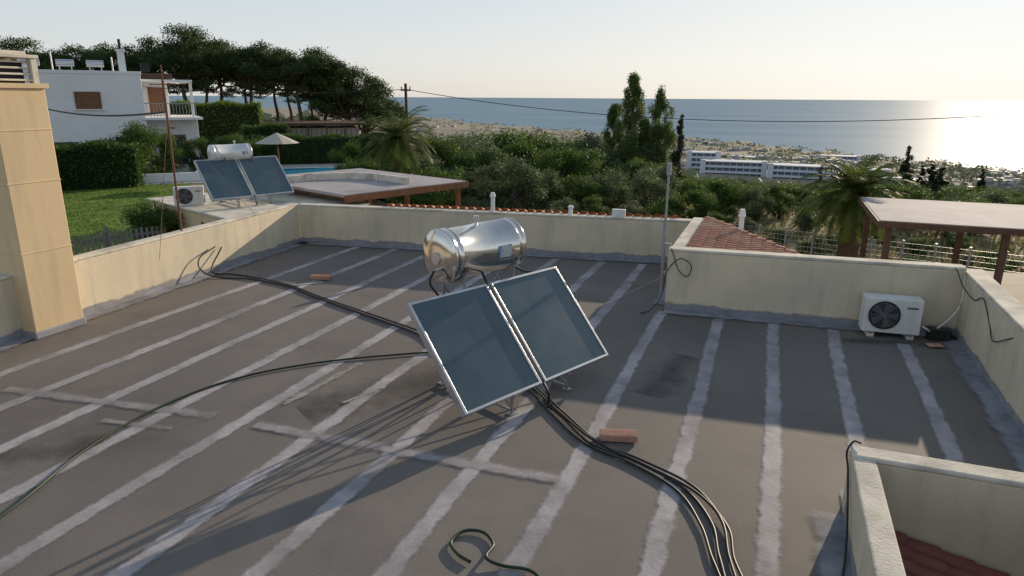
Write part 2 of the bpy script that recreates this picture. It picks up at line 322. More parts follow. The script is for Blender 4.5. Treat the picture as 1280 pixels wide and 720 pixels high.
# chimney
e=empty('chimney',(-10.58,7.0,0))
w=B(); w.box((0,0,1.85),(.72,.8,3.7)); w.obj('shaft',[m_pillar],e,bevel=.015)
w=B()
for z in (1.32,2.35,3.1): w.box((0,0,z),(.735,.815,.02))
w.box((0,0,3.72),(.80,.88,.07))
w.obj('joint_bands',[m_pillar],e,bevel=.006)
w=B()
for sx in(-1,1):
    for sy in(-1,1): w.box((sx*.28,sy*.32,3.93),(.09,.09,.36))
for k in range(4): w.box((0,0,3.80+k*.085),(.60-.02*k,.68-.02*k,.028))
w.box((0,0,4.13),(.70,.78,.05)); w.box((0,0,4.18),(.5,.56,.05))
w.obj('vent_cap',[m_cope],e,bevel=.008)
w=B(); w.box((0,0,3.9),(.4,.46,.3)); w.obj('flue',[m_black],e)
w=B(); w.box((0,0,.06),(.76,.84,.12)); w.obj('base_seal',[mat('seal_grey',(.25,.25,.28),(.32,.32,.35),4)],e,bevel=.02)

# ---------------------------------------------------------------- solar water heaters
def heater(loc,rz,name='solar_water_heater',sc=1.0,ty=1.24,tz=1.74,r=.325,mt=None,x0=.68,x1=1.86):
    e=empty(name,loc,rz); e.scale=(sc,sc,sc)
    zb=.30; run=.97; rise=1.05; Ls=math.hypot(run,rise); ang=math.atan2(rise,run)
    R=Matrix.Rotation(ang,3,'X')
    for k,(a0,a1) in enumerate(((-.02,1.20),(1.26,2.52))):
        w=B(); cx=(a0+a1)/2; wd=a1-a0
        def P(x,s,n): return Vector((cx+x,0,zb))+R@Vector((0,s,n))
        fr=.032
        for (x,s,dx,ds) in ((-wd/2+fr/2,Ls/2,fr,Ls),(wd/2-fr/2,Ls/2,fr,Ls),(0,fr/2,wd-2*fr,fr),(0,Ls-fr/2,wd-2*fr,fr)):
            w.box(P(x,s,-.045),(dx,ds,.09),R=R)
        w.obj('collector_frame_%d'%(k+1),[m_alu],e,bevel=.004)
        w=B(); w.box(P(0,Ls/2,-.022),(wd-2*fr+.002,Ls-2*fr+.002,.012),R=R); w.obj('collector_glass_%d'%(k+1),[m_coll],e)
        w=B(); w.box(P(0,Ls/2,-.083),(wd-2*fr,Ls-2*fr,.006),R=R); w.obj('collector_back_%d'%(k+1),[m_galv],e)
    w=B()
    for s in (.06,Ls-.06):
        p=Vector((1.15,0,zb))+R@Vector((0,s,-.05)); q=Vector((1.31,0,zb))+R@Vector((0,s,-.05)); w.cyl(p,q,.018,n=8)
    w.obj('connecting_pipes',[m_galv],e)
    w=B()
    def bar(p,q,r=.02): w.cyl(p,q,r,n=4,smooth=False)
    for x in (.78,1.78):
        bar((x,.10,.0),(x,.10,.30)); bar((x,.05,.22),(x,1.04,1.30)); bar((x,1.36,0),(x,1.30,tz-.28)); bar((x,.10,.05),(x,1.36,.05)); bar((x,.10,.08),(x,1.33,.95),.014)
        w.box((x,.10,.008),(.10,.10,.016)); w.box((x,1.36,.008),(.10,.10,.016))
        bar((x,1.02,0.05),(x,1.04,1.26),.016)
    for z,y in ((.28,.08),(1.2,1.02)): bar((.1,y,z),(2.4,y,z),.018)
    for z,y in ((.6,1.34),(tz-.35,1.30)): bar((.78,y,z),(1.78,y,z),.018)
    bar((.78,1.34,.08),(1.78,1.32,1.35),.013); bar((1.78,1.34,.08),(.78,1.32,1.35),.013)
    for x in (.85,1.7):
        pts=[(x,ty+(r+.02)*math.sin(t),tz-(r+.02)*math.cos(t)) for t in np.linspace(-1.1,1.1,9)]
        w.tube(pts,.02,6); bar((x,1.0,1.2),(x,ty-.26,tz-.22),.018); bar((x,1.30,tz-.35),(x,ty+.24,tz-.24),.018)
    w.obj('support_frame',[m_galv],e)
    y,z=ty,tz; q=r/.30
    prof=[(x0-.055,.0),(x0-.055,.12),(x0-.045,.20),(x0-.02,.27),(x0-.004,.292),(x0,.308),(x0+.02,.308),(x0+.022,.30),(x0+.10,.30),(x0+.105,.305),(x0+.12,.305),(x0+.125,.30),
          (x1-.125,.30),(x1-.12,.305),(x1-.105,.305),(x1-.10,.30),(x1-.022,.30),(x1-.02,.308),(x1,.308),(x1+.004,.292),(x1+.02,.27),(x1+.045,.20),(x1+.055,.12),(x1+.055,.0)]
    w=B();n=40;vs=[]
    for (px,pr) in prof:
        for i in range(n):
            t=2*math.pi*i/n; vs.append((px,y+q*pr*math.cos(t),z+q*pr*math.sin(t)))
    w.add(vs,[(i*n+j,i*n+(j+1)%n,(i+1)*n+(j+1)%n,(i+1)*n+j) for i in range(len(prof)-1) for j in range(n)],0,True)
    w.obj('tank',[mt or m_steel],e)
    w=B(); w.cyl((x0-.075,y,z-.02),(x0-.05,y,z-.02),.075,n=20); w.cyl((x0-.12,y-.02,z-.16),(x0-.03,y-.02,z-.16),.02,n=8); w.cyl((x1+.05,y,z-.02),(x1+.075,y,z-.02),.075,n=20)
    w.cyl((1.28,y,z+r-.02),(1.28,y,z+r+.07),.02,n=8); w.cyl((1.28,y,z+r+.06),(1.28,y,z+r+.10),.035,n=8)
    w.obj('tank_fittings',[m_alu],e)
    w=B(); vs=[]
    for xx in (1.36,1.60):
        for k in range(5):
            t=math.radians(196-k*7); vs.append((xx,y+(r+.003)*math.cos(t),z+(r+.003)*math.sin(t)))
    w.add(vs,[(k,k+1,k+6,k+5) for k in range(4)],0,True); w.obj('tank_label',[m_lab],e)
    w=B(); w.tube(spline([(x0-.11,y-.02,z-.16),(x0-.2,y-.05,z-.3),(.6,1.12,1.2),(.62,1.1,.9),(.7,1.0,.5),(.75,1.2,.03)]),.016,6)
    w.tube(spline([(1.25,1.1,tz-.28),(1.22,.98,1.3),(1.2,1.1,1.1),(1.22,1.2,.7),(1.1,1.3,.03)]),.016,6)
    w.tube(spline([(1.86,y,tz-.25),(2.0,1.1,1.35),(2.3,1.0,1.3),(2.48,.95,1.28)]),.016,6)
    w.tube(spline([(1.22,.0,.30),(1.2,-.1,.2),(1.25,-.05,.04),(1.4,.2,.03)]),.016,6)
    w.obj('pipes',[m_hose],e)
    return e
m_lab=mat('plate_blue',(.10,.22,.42),(.5,.52,.55),9,.4,lo=.45,hi=.5)
heater((-2.82,6.13,0),math.atan2(.915,.404))
m_tankp=mat('painted_tank',(.72,.74,.76),(.66,.68,.70),3,.3,metal=.35)
heater((-14.75,15.05,.45),math.atan2(.915,.404)+.02,sc=1.0,ty=1.10,tz=1.50,r=.25,mt=m_tankp,x0=.55,x1=1.7)

# ---------------------------------------------------------------- air conditioners
def ac(loc,rz):
    e=empty('air_conditioner_unit',loc,rz)
    w=B(); w.box((0,0,.30),(.82,.30,.56)); w.obj('casing',[m_ac],e,bevel=.02)
    w=B(); w.cyl((-.12,-.150,.31),(-.12,-.156,.31),.225,n=36); w.obj('fan_opening',[m_black],e)
    w=B(); 
    for r in (.225,.19,.155,.12,.085,.05):
        pts=[(-.12+r*math.cos(t),-.165,.31+r*math.sin(t)) for t in np.linspace(0,2*math.pi,33)]; w.tube(pts,.0055,5)
    for t in np.linspace(0,2*math.pi,9)[:-1]: w.cyl((-.12,-.165,.31),(-.12+.225*math.cos(t),-.165,.31+.225*math.sin(t)),.005,n=5)
    w.cyl((-.12,-.157,.31),(-.12,-.172,.31),.045,n=16); w.obj('fan_guard',[m_grill],e)
    w=B()
    for k in range(5):
        R=Matrix.Rotation(k*2*math.pi/5,3,'Y'); vs=[R@Vector(p)+Vector((-.12,-.159,.31)) for p in ((.03,0,-.02),(.19,0,-.07),(.2,0,.05),(.04,0,.03))]; w.add(vs,[(0,1,2,3)])
    w.obj('fan_blades',[m_grill],e)
    w=B(); w.box((.26,-.153,.45),(.16,.006,.03)); w.box((.415,-.02,.2),(.03,.16,.22)); 
    for x in(-.28,.28): w.box((x,0,.012),(.06,.34,.024))
    w.obj('trim_and_feet',[m_grill],e,bevel=.004)
    return e
ac((1.95,11.68,.06),math.radians(4.2))
ac((-16.2,15.6,.42),math.radians(20+22))
w=B()
for x in(-.28,.28): w.box((x,0,.03),(.10,.34,.06))
w.obj('concrete_blocks',[m_cope],None,(1.95,11.68,.01),math.radians(4.2))

# ---------------------------------------------------------------- hoses, bricks, pole
def hose(name,strands,m,r):
    w=B()
    for p in strands: w.tube(spline(p,12),r,8)
    return w.obj(name,[m])
z=.025
hose('black_hose',[[(-10.78,10.9,.55),(-10.72,10.4,.42),(-10.62,10.3,.2),(-10.4,10.5,z),(-9.59,10.62,z),(-8.6,10.45,z),(-7.53,9.98,z),(-5.96,9.35,z),(-4.9,8.9,z),(-4.35,8.38,z),(-3.8,7.9,.03)],
   [(-10.8,11.1,.5),(-10.65,10.6,.1),(-10.3,10.8,z),(-9.6,10.75,z),(-8.6,10.52,z),(-7.5,10.04,z),(-5.9,9.42,z),(-4.8,8.96,z),(-4.3,8.5,z),(-3.8,8.2,.04)]],m_hose,.015)
hose('green_hose',[[(-3.9,8.1,z),(-4.3,8.3,z),(-4.9,7.95,z),(-5.64,7.37,z),(-6.2,6.7,z),(-6.47,6.03,z),(-6.55,5.2,z),(-6.41,4.34,z),(-6.1,3.5,z),(-5.9,2.6,z)]],m_hoseg,.014)
strandpts=[
 [(-2.75,7.75),(-2.53,7.48),(-2.05,6.92),(-1.58,6.46),(-1.05,6.24),(-.55,5.9),(-.28,5.42),(-.13,4.95),(.08,4.52),(.42,4.62),(.8,4.98)],
 [(-2.72,7.78),(-2.49,7.52),(-1.98,6.98),(-1.50,6.54),(-.98,6.33),(-.42,6.02),(-.12,5.55),(-.02,5.05),(.12,4.55),(.30,4.0),(.38,3.2)],
 [(-2.78,7.73),(-2.50,7.45),(-2.02,6.99),(-1.54,6.49),(-1.02,6.29),(-.50,5.97),(-.20,5.50),(-.09,5.02),(.10,4.44),(.45,4.48),(.85,4.85)],
 [(-2.70,7.80),(-2.46,7.55),(-1.94,7.00),(-1.46,6.52),(-.94,6.25),(-.38,5.92),(-.06,5.46),(.03,5.0),(.22,4.62),(.5,4.74),(.82,5.02)]]
hose('cable_bundle',[[(x,y,z+(.012*(k%2)) ) for x,y in pts] for k,pts in enumerate(strandpts)],m_hose,.0135)
hose('green_hose',[[(-1.95,4.25,z),(-2.08,4.3,z),(-2.2,4.42,z),(-2.16,4.6,z),(-2.0,4.64,z),(-1.86,4.52,z),(-1.84,4.32,.05),(-1.7,4.3,z),(-1.45,4.32,z),(-1.3,4.15,z),(-1.35,3.8,z),(-1.3,3.2,z)]],m_hoseg,.014)
hose('wall_cable',[[(-1.50,11.7,1.12),(-1.45,11.68,1.0),(-1.35,11.69,.75),(-1.2,11.7,.65),(-1.15,11.7,.85),(-1.35,11.7,.95),(-1.55,11.68,.7),(-1.6,11.6,.3),(-1.75,11.5,.05),(-1.9,11.3,.02)]],m_hose,.008)
hose('wall_cable',[[(2.75,12.2,1.07),(2.8,12.0,1.08),(2.85,11.7,.9),(2.92,11.3,.8),(2.90,10.8,.95),(2.92,10.4,.7),(2.88,10.0,.6),(2.9,9.5,.8),(3.0,9.0,1.07)]],m_hose,.008)
hose('wall_cable',[[(.97,6.22,.66),(.92,6.27,.64),(.87,6.2,.56),(.88,6.05,.45),(.87,5.6,.2),(.86,5.4,.05),(.83,5.2,.03),(.8,4.98,z)]],m_hose,.009)
hose('ac_pipe',[[(2.34,11.72,.25),(2.45,11.6,.2),(2.6,11.75,.15),(2.9,11.9,.5),(2.93,12.0,1.0)]],m_ac,.014)
def brick(loc,rz,l=.42):
    w=B(); W_,H_=.15,.075
    w.box((0,-W_/2+.006,H_/2),(l,.012,H_)); w.box((0,W_/2-.006,H_/2),(l,.012,H_)); w.box((0,0,.006),(l,W_-.026,.012)); w.box((0,0,H_-.006),(l,W_-.026,.012))
    w.box((0,0,H_/2),(l,.010,H_-.026)); w.box((0,-.032,H_/2),(l-.002,.05,.009)); w.box((0,.032,H_/2),(l-.002,.05,.009))
    for k in range(4): w.box((0,-W_/2-.002,.012+k*.016),(l,.004,.007))
    for k in range(5): w.box((0,-.055+k*.027,H_+.001),(l,.010,.005))
    return w.obj('hollow_clay_brick',[m_brick],None,(loc[0],loc[1],loc[2]),rz)
brick((-1.29,6.72,.016),.28,.40); brick((-8.4,11.2,.016),.3,.40)
w=B(); w.box((0,0,.01),(.22,.15,.02)); w.obj('brick_fragment',[m_brick],None,(2.55,11.35,.02),.3,bevel=.01)
w=B(); w.box((0,0,.07),(.30,.18,.14)); w.box((0,0,.15),(.32,.20,.02)); w.obj('junction_box',[m_black],None,(2.66,11.75,.02),.05,bevel=.02)
w=B(); w.cyl((0,0,0),(0,0,1.3),.03); w.cyl((0,0,1.3),(0,0,2.15),.02); w.cyl((0,0,2.1),(0,0,2.3),.04); w.box((.06,0,.9),(.14,.05,.05)); w.box((.06,0,.4),(.14,.05,.05)); w.obj('metal_pole',[m_galv],None,(-1.65,11.85,.25))
def post(loc,h):
    w=B(); w.cyl((0,0,0),(0,0,h*.8),.05); w.cyl((0,0,h*.8),(0,0,h),.075,.045); w.obj('vent_pipe',[m_white],None,loc)
post((-6.15,14.95,.98),.45); post((-.5,14.5,.7),.75); post((-4.3,15.2,.98),.22)
w=B(); w.box((0,0,.09),(.3,.12,.18)); w.cyl((0,.1,0),(0,.1,.1),.03); w.obj('floodlight',[m_ac],None,(-3.2,15.33,.98),.1,bevel=.02)
w=B(); w.cyl((0,0,0),(0,0,3.1),.022); w.cyl((0,0,3.1),(0,0,3.35),.012)
for zz,l in ((2.2,.18),(1.5,.12),(.4,.14)): w.box((l/2,0,zz),(l,.03,.03))
w.cyl((0,0,2.4),(.9,-1.4,0),.004,n=4); w.cyl((0,0,2.4),(-.1,2.4,0),.004,n=4); w.cyl((-.35,0,3.0),(.35,.2,3.0),.01,n=5)
w.obj('antenna_mast',[m_rust],None,(-10.9,10.2,.8))

# ---------------------------------------------------------------- neighbour building
n1=Vector((.364,.931,0)); A0=Vector((-12.5,15.4,0)); rzn=math.atan2(n1.y,n1.x)
e=empty('neighbour_house',A0,rzn)
w=B(); w.box((.6,2.9,-1.45),(4.2,5.8,3.7)); w.obj('walls',[m_pillar],e,bevel=.03)
w=B(); w.box((.6,2.9,.42),(4.3,5.9,.06)); w.obj('roof_slab',[m_cope],e,bevel=.02)
w=B(); w.box((4.4,3.1,.74),(5.0,6.2,.09)); w.obj('grey_roof',[m_greyroof],e,bevel=.01)
w=B(); w.box((4.4,-.03,.66),(5.05,.06,.2)); w.box((6.95,3.1,.66),(.06,6.2,.2)); 
for k in range(9): w.box((2.2+k*.6,3,.62),(.08,6.0,.12))
for x,y in((6.7,.2),(6.7,3),(6.7,5.9),(2.9,.2)): w.box((x,y,-1.0),(.14,.14,3.2))
w.obj('timber_pergola',[m_wood],e)
w=B()
for k in range(9):
    a=math.pi*.5*k/8; a2=math.pi*.5*(k+1)/8
    c=((math.cos(a)+math.cos(a2))/2*1.6+3.2,(math.sin(a)+math.sin(a2))/2*1.6+2.2,.90)
    w.box(c,(.34,.14,.22),rz=(a+a2)/2+math.pi/2)
w.box((2.4,3.8,.90),(1.7,.14,.22)); w.box((4.87,1.5,.90),(.14,1.6,.22))
w.obj('curved_parapet',[m_cope],e)
w=B(); w.box((-1.503,1.6,-.3),(.02,1.0,.9)); w.obj('window',[m_glass],e)

# ---------------------------------------------------------------- white villa
hx,hy=at(-50.5,51); e=empty('white_villa',(hx,hy,-1.2),math.radians(50.5)); e.scale=(1.07,1.07,1.04)
w=B(); w.box((-1.3,3,2.9),(6.3,6,5.8)); w.box((-4.9,3.4,2.2),(1.4,5.2,4.4)); w.box((3.3,3.8,1.55),(3.0,5,3.1)); w.box((2.6,4.6,4.3),(1.6,3.4,2.4)); w.obj('walls',[m_white],e,bevel=.03)
w=B(); w.box((-1.3,.08,5.9),(6.4,.2,.2)); w.box((1.77,3,5.9),(.2,6,.2)); w.box((-4.4,3,5.9),(.2,6,.2)); w.box((3.3,3.0,3.2),(3.4,6.2,.16)); w.box((3.2,3.2,5.5),(3.0,4.6,.14)); w.box((4.6,1.2,4.35),(.16,.16,2.3)); w.obj('cornices',[m_white],e,bevel=.02)
w=B()
for i in range(16): w.box((1.95+i*.18,.02,3.7),(.03,.03,.8))
w.box((3.3,.02,4.12),(2.9,.05,.05)); w.obj('balcony_railing',[m_galv],e)
w=B(); w.box((-1.0,-.03,4.3),(1.3,.08,1.0)); w.box((2.7,2.85,4.3),(.9,.08,1.6)); w.obj('brown_shutters',[m_wood],e)
w=B(); w.box((-1.0,-.08,3.76),(1.6,.16,.06)); w.obj('sills',[m_white],e)
w=B(); w.box((3.2,1.27,1.2),(1.6,.06,1.9)); w.box((-2.4,-.01,1.3),(1.2,.06,1.2)); w.box((.6,-.01,1.1),(1.0,.06,2.1)); w.obj('windows',[m_glass],e)
w=B()
for x,y in((-3.6,1.5),(-1.9,1.4),(-.4,1.6)):
    w.cyl((x-.45,y,6.45),(x+.45,y,6.45),.2,n=14); w.box((x-.3,y,6.1),(.05,.3,.5)); w.box((x+.3,y,6.1),(.05,.3,.5))
w.cyl((.5,2.5,5.8),(.5,2.5,6.9),.04,n=6); w.cyl((-2.6,2.5,5.8),(-2.6,2.5,7.1),.04,n=6)
w.obj('roof_tanks',[m_alu],e)
w=B(); w.box((1.0,1.2,6.5),(.38,.38,1.4)); w.box((1.0,1.2,7.25),(.52,.52,.12)); w.box((-4.0,2.5,6.3),(.5,.5,.9)); w.obj('chimneys',[m_white],e)
w=B(); w.cyl((1.0,1.2,7.3),(1.0,1.2,7.9),.08,n=8); w.box((2.2,1.2,6.3),(.5,.4,.5)); w.obj('aerial',[m_black],e)
w=B(); w.box((2.6,4.2,5.95),(2.4,2.0,.1)); w.box((2.6,3.3,5.75),(2.4,.06,.5)); w.obj('roof_pergola',[m_wooddk],e)
hx,hy=at(-37.0,66); e=empty('low_house',(hx,hy,-1.6),math.radians(37))
w=B(); w.box((0,3,1.2),(9,5,2.4)); w.obj('walls',[m_patio],e)
w=B(); w.box((0,3,2.75),(10.4,6.6,.22)); 
for i in range(7): w.box((-4.8+i*1.6,-.2,1.2),(.14,.14,3.0))
for i in range(24): w.box((-5+i*.44,-.2,1.9),(.06,.05,.9))
w.obj('pergola_roof',[m_wooddk],e)
px,py=at(-40.5,48); 
w=B(); w.box((0,0,.02),(19,11,.04)); w.obj('patio_paving',[m_patio],None,(px,py,-1.2),math.radians(40.5))
px,py=at(-37.2,46.5); e=empty('swimming_pool',(px,py,-1.16),math.radians(37))
w=B(); w.box((0,0,.03),(4.4,5.5,.05)); w.obj('coping',[m_white],e); w=B(); w.box((0,0,.045),(3.8,4.8,.03)); w.obj('water',[m_pool],e)
px,py=at(-39.4,43); w=B(); w.cyl((0,0,0),(0,0,2.3),.05); 
n=10; w.add([(0,0,2.75)]+[(1.25*math.cos(2*math.pi*i/n),1.25*math.sin(2*math.pi*i/n),2.15) for i in range(n)],[(0,1+i,1+(i+1)%n) for i in range(n)],1)
w.obj('parasol',[m_wood,m_straw],None,(px,py,-1.2))
for th,r in((-45.3,44.5),(-44.2,45.5),(-42.8,45)):
    px,py=at(th,r); w=B(); w.box((0,0,.35),(1.9,.65,.08)); 
    for a in(-.8,.8):
        for b in(-.25,.25): w.box((a,b,.16),(.06,.06,.32))
    w.box((.75,0,.6),(.5,.62,.07),R=Matrix.Rotation(-.9,3,'Y')); w.obj('sun_lounger',[m_white],None,(px,py,-1.16),math.radians(40))
px,py=at(-46.3,44); w=B(); w.box((0,0,.25),(6,.2,.5)); w.box((2.4,2,.25),(.2,4,.5)); w.obj('garden_wall',[m_white],None,(px,py,-1.2),math.radians(46),bevel=.02)
L_=[at(-62,20),at(-46.5,19.5),at(-45.2,36),at(-46.0,43.5),at(-62,46)]
w=B(); w.add([(x,y,-1.18) for x,y in L_],[(0,1,2,3,4)]); w.obj('lawn',[m_lawn])
b=B(); k=16000; th=np.radians(rng.uniform(-57,-45.8,k)); r=rng.uniform(22,43,k); p=np.stack([r*np.sin(th),r*np.cos(th),np.full(k,-1.18)],1); s_=rng.uniform(.03,.08,(k,1)); ang=rng.uniform(0,6.28,k); t=np.stack([np.cos(ang),np.sin(ang),np.zeros(k)],1); lean=rng.normal(size=(k,3))*.4; lean[:,2]=1
q=np.stack([p-t*s_*.4,p+t*s_*.4,p+lean*s_],1).reshape(-1,3); b.add(q.tolist(),[(3*i,3*i+1,3*i+2) for i in range(k)],0); b.obj('grass_blades',[l_hedgel])
px,py=at(-51.8,21.5); w=B()
for i in range(22): w.box((-1.5+i*.14,0,.5),(.07,.03,.95+.03*(i%2)))
w.box((0,.03,.3),(3.1,.03,.07)); w.box((0,.03,.8),(3.1,.03,.07)); 
for x in(-1.5,0,1.5): w.box((x,.06,.55),(.1,.1,1.15))
w.obj('picket_fence',[mat('weathered_wood',(.28,.25,.23),(.2,.18,.16),8)],None,(px,py,-1.0),math.radians(50+18))
px,py=at(-52,20.8); w=B(); w.box((0,0,.1),(6,.3,.5)); w.obj('garden_wall',[m_cope],None,(px,py,-1.4),math.radians(66))

# ---------------------------------------------------------------- right pergola + terrace + fence
w=B(); w.box((0,0,0),(6.2,6.6,2.9)); w.obj('terrace',[m_patio],None,(6.6,16.15,-1.9),bevel=.02)
e=empty('pergola',(4.95,17.45,-.13))
w=B(); w.box((0,0,1.33),(5.6,3.7,.05)); w.obj('roof_panel',[m_greyroof],e)
w=B(); w.box((0,-1.87,1.28),(5.7,.05,.13)); w.box((0,1.87,1.28),(5.7,.05,.13)); w.box((-2.82,0,1.28),(.05,3.7,.13)); w.box((2.82,0,1.28),(.05,3.7,.13))
for i in range(8): w.box((-2.4+i*.68,0,1.24),(.06,3.6,.11))
for x in(-2.6,-.55,2.6):
    for y in(-1.7,1.7): w.box((x,y,.0),(.12,.12,2.4))
w.box((1.2,-1.7,.5),(2.8,.05,.06)); w.obj('timber_frame',[m_wooddk],e)
w=B(); fa=Vector((*at(-8,27),-2.3)); fb=Vector((*at(20,25),-2.3)); nP=14
for i in range(nP+1):
    p=fa.lerp(fb,i/nP); w.cyl(p,p+Vector((0,0,1.55)),.035,n=6)
for k in range(9):
    zz=.1+k*.17; w.cyl(fa+Vector((0,0,zz)),fb+Vector((0,0,zz)),.006,n=3,cap=False)
nv=110
for i in range(nv):
    p=fa.lerp(fb,i/nv); w.cyl(p+Vector((0,0,.05)),p+Vector((0,0,1.45)),.005,n=3,cap=False)
w.obj('wire_fence',[m_galv])

# ---------------------------------------------------------------- foliage generators
def leaves(b,clumps,n,size,mi,asp=.55,bottom=-1.0,shell=.45):
    vol=np.array([c[3]*c[4]*c[5] for c in clumps])**.67; cnt=(n*vol/vol.sum()).astype(int)+3
    for c,k in zip(clumps,cnt):
        d=rng.normal(size=(k,3)); d/=np.linalg.norm(d,axis=1)[:,None]; d=d[d[:,2]>bottom]; k=len(d)
        r=rng.uniform(0,1,k)**shell*(1+.16*rng.normal(size=k))
        p=np.array(c[:3])+d*r[:,None]*np.array(c[3:6])
        t=rng.normal(size=(k,3)); nn=d*0.6+rng.normal(size=(k,3))*.6; nn/=np.linalg.norm(nn,axis=1)[:,None]
        t=np.cross(nn,t); t/=np.linalg.norm(t,axis=1)[:,None]; u=np.cross(nn,t)
        s=size*rng.uniform(.6,1.4,k)[:,None]*.5
        q=np.stack([p-t*s,p-u*s*asp,p+t*s,p+u*s*asp],1).reshape(-1,3)
        b.add(q.tolist(),[(4*i,4*i+1,4*i+2,4*i+3) for i in range(k)],mi)
def tree(name,trunk,clumps,tr,n,size,ml,mb,limbs=True,asp=.55,bottom=-1.0,shell=.45):
    b=B(); k=len(trunk); b.tube(spline(trunk,4),[tr*(1-.6*i/((k-1)*4)) for i in range((k-1)*4+1)],8,1)
    if limbs:
        for c in clumps:
            cc=Vector(c[:3]); s0=Vector(trunk[-1]).lerp(Vector(trunk[-2]),random.uniform(0,.9)); mid=s0.lerp(cc,.5)+Vector((random.uniform(-.1,.1),random.uniform(-.1,.1),-.08*(cc-s0).length))
            b.tube(spline([s0,mid,cc],3),[tr*.38*(1-.8*i/6) for i in range(7)],5,1)
    leaves(b,clumps,n,size,0,asp,bottom,shell)
    return b.mesh(name,[ml,mb])
def mk_pine(i):
    random.seed(100+i); cl=[]
    for k in range(34):
        a=random.uniform(0,6.28); rr=random.uniform(0,1)**.6*3.7; zz=8.5+1.2*(1-(rr/3.7)**2)+random.uniform(-2.4,.4)
        s=random.uniform(.8,1.45); cl.append((rr*math.cos(a),rr*math.sin(a),zz,s,s,s*.6))
    for k in range(8):
        a=random.uniform(0,6.28); rr=random.uniform(1.2,3.2); s=random.uniform(.6,1.0); cl.append((rr*math.cos(a),rr*math.sin(a),random.uniform(4.8,6.6),s,s,s*.5))
    return tree('pine_mesh',[(0,0,-.5),(.2,.1,2.5),(-.1,.3,5),(.2,.1,7.2)],cl,.26,24000,.20,l_pine,m_bark,asp=.45,bottom=-.6)
def mk_round(i,ml,mb,H=5.0,n=14000,leafs=.14,spread=1.0):
    random.seed(200+i); cl=[]
    for k in range(26):
        a=random.uniform(0,6.28); u=random.uniform(-1.15,1); rr=math.sqrt(max(0,1-min(1,abs(u))**2*.8))*random.uniform(.4,1.05)*H*.38*spread; s=random.uniform(.12,.24)*H*.8
        cl.append((rr*math.cos(a),rr*math.sin(a),H*.56+u*H*.32+random.uniform(-.3,.3),s,s,s*random.uniform(.7,1.1)))
    return tree('round_mesh',[(0,0,-.4),(.05,.1,H*.15),(-.08,0,H*.32),(.05,.05,H*.5)],cl,H*.03,n,leafs,ml,mb)
def mk_poplar(i):
    random.seed(300+i); H=10; cl=[]
    for k in range(95):
        t=random.uniform(.06,1)**.85; R0=1.75*(math.sin(math.pi*min(1,(t*.80+.17)))**.6)*(1 if t<.8 else (1.05-t)*4)**.5
        rr=random.uniform(.1,1)**.6*R0; a=random.uniform(0,6.28); s=random.uniform(.35,.62)*(1.15-.45*t)
        cl.append((rr*math.cos(a)+.3*math.sin(t*3+i*2),rr*math.sin(a),t*H*.95,s,s,s*1.5))
    return tree('poplar_mesh',[(0,0,-.5),(.1,0,3),(.2,0,6),(.1,.1,8.6)],cl,.2,34000,.15,l_pop,m_barkl,limbs=False)
def mk_cyp(i):
    random.seed(400+i); H=6; cl=[]
    for k in range(30):
        t=random.uniform(.04,1); rr=.55*(1-t)**.55*random.uniform(.2,.9); a=random.uniform(0,6.28); s=.36*(1.05-t*.8); cl.append((rr*math.cos(a),rr*math.sin(a),t*H*.95,s,s,s*1.9))
    return tree('cypress_mesh',[(0,0,-.4),(0,0,2),(0,0,4),(0,0,5.6)],cl,.12,7000,.13,l_cyp,m_bark,limbs=False)
def mk_palm(i,th=3.0,fr=1.9,nf=46,tr=.2):
    random.seed(500+i); b=B(); pts=[];rad=[]
    for k in range(25):
        t=k/24; pts.append((.15*math.sin(t*1.5),.05*t,-.5+t*(th+.5))); rad.append(tr*(1.15-.15*t)*(1+.10*(k%2))+(.08 if t>.85 else 0))
    b.tube(pts,rad,12,1); top=Vector(pts[-1])
    for k in range(nf):
        a=k*2.399; el=1.25-1.85*(k/nf)+random.uniform(-.12,.12); L=fr*random.uniform(.85,1.1); pr=[]
        d=Vector((math.cos(a),math.sin(a),0)); p=top.copy(); e_=el
        for j in range(11):
            pr.append(p.copy()); p=p+(d*math.cos(e_)+Vector((0,0,math.sin(e_))))*(L/10); e_-=.10+.022*j*.4
        b.tube(pr,[.018*(1-.08*j) for j in range(11)],4,0)
        side=Vector((-d.y,d.x,0))
        for j in range(2,50):
            t=j/50*10; i0=min(9,int(t)); q=pr[i0].lerp(pr[i0+1],t-i0); tg=(pr[i0+1]-pr[i0]).normalized(); ll=L*.26*math.sin(math.pi*(.15+.8*j/50))**.7
            for sg in(-1,1):
                tip=q+(side*sg*.75+tg*.6+Vector((0,0,-.2+random.uniform(-.15,.15)))).normalized()*ll
                b.add([q-tg*.018,q+tg*.022,tip],[(0,1,2)],0)
    return b.mesh('palm_mesh',[l_palm,m_bark])
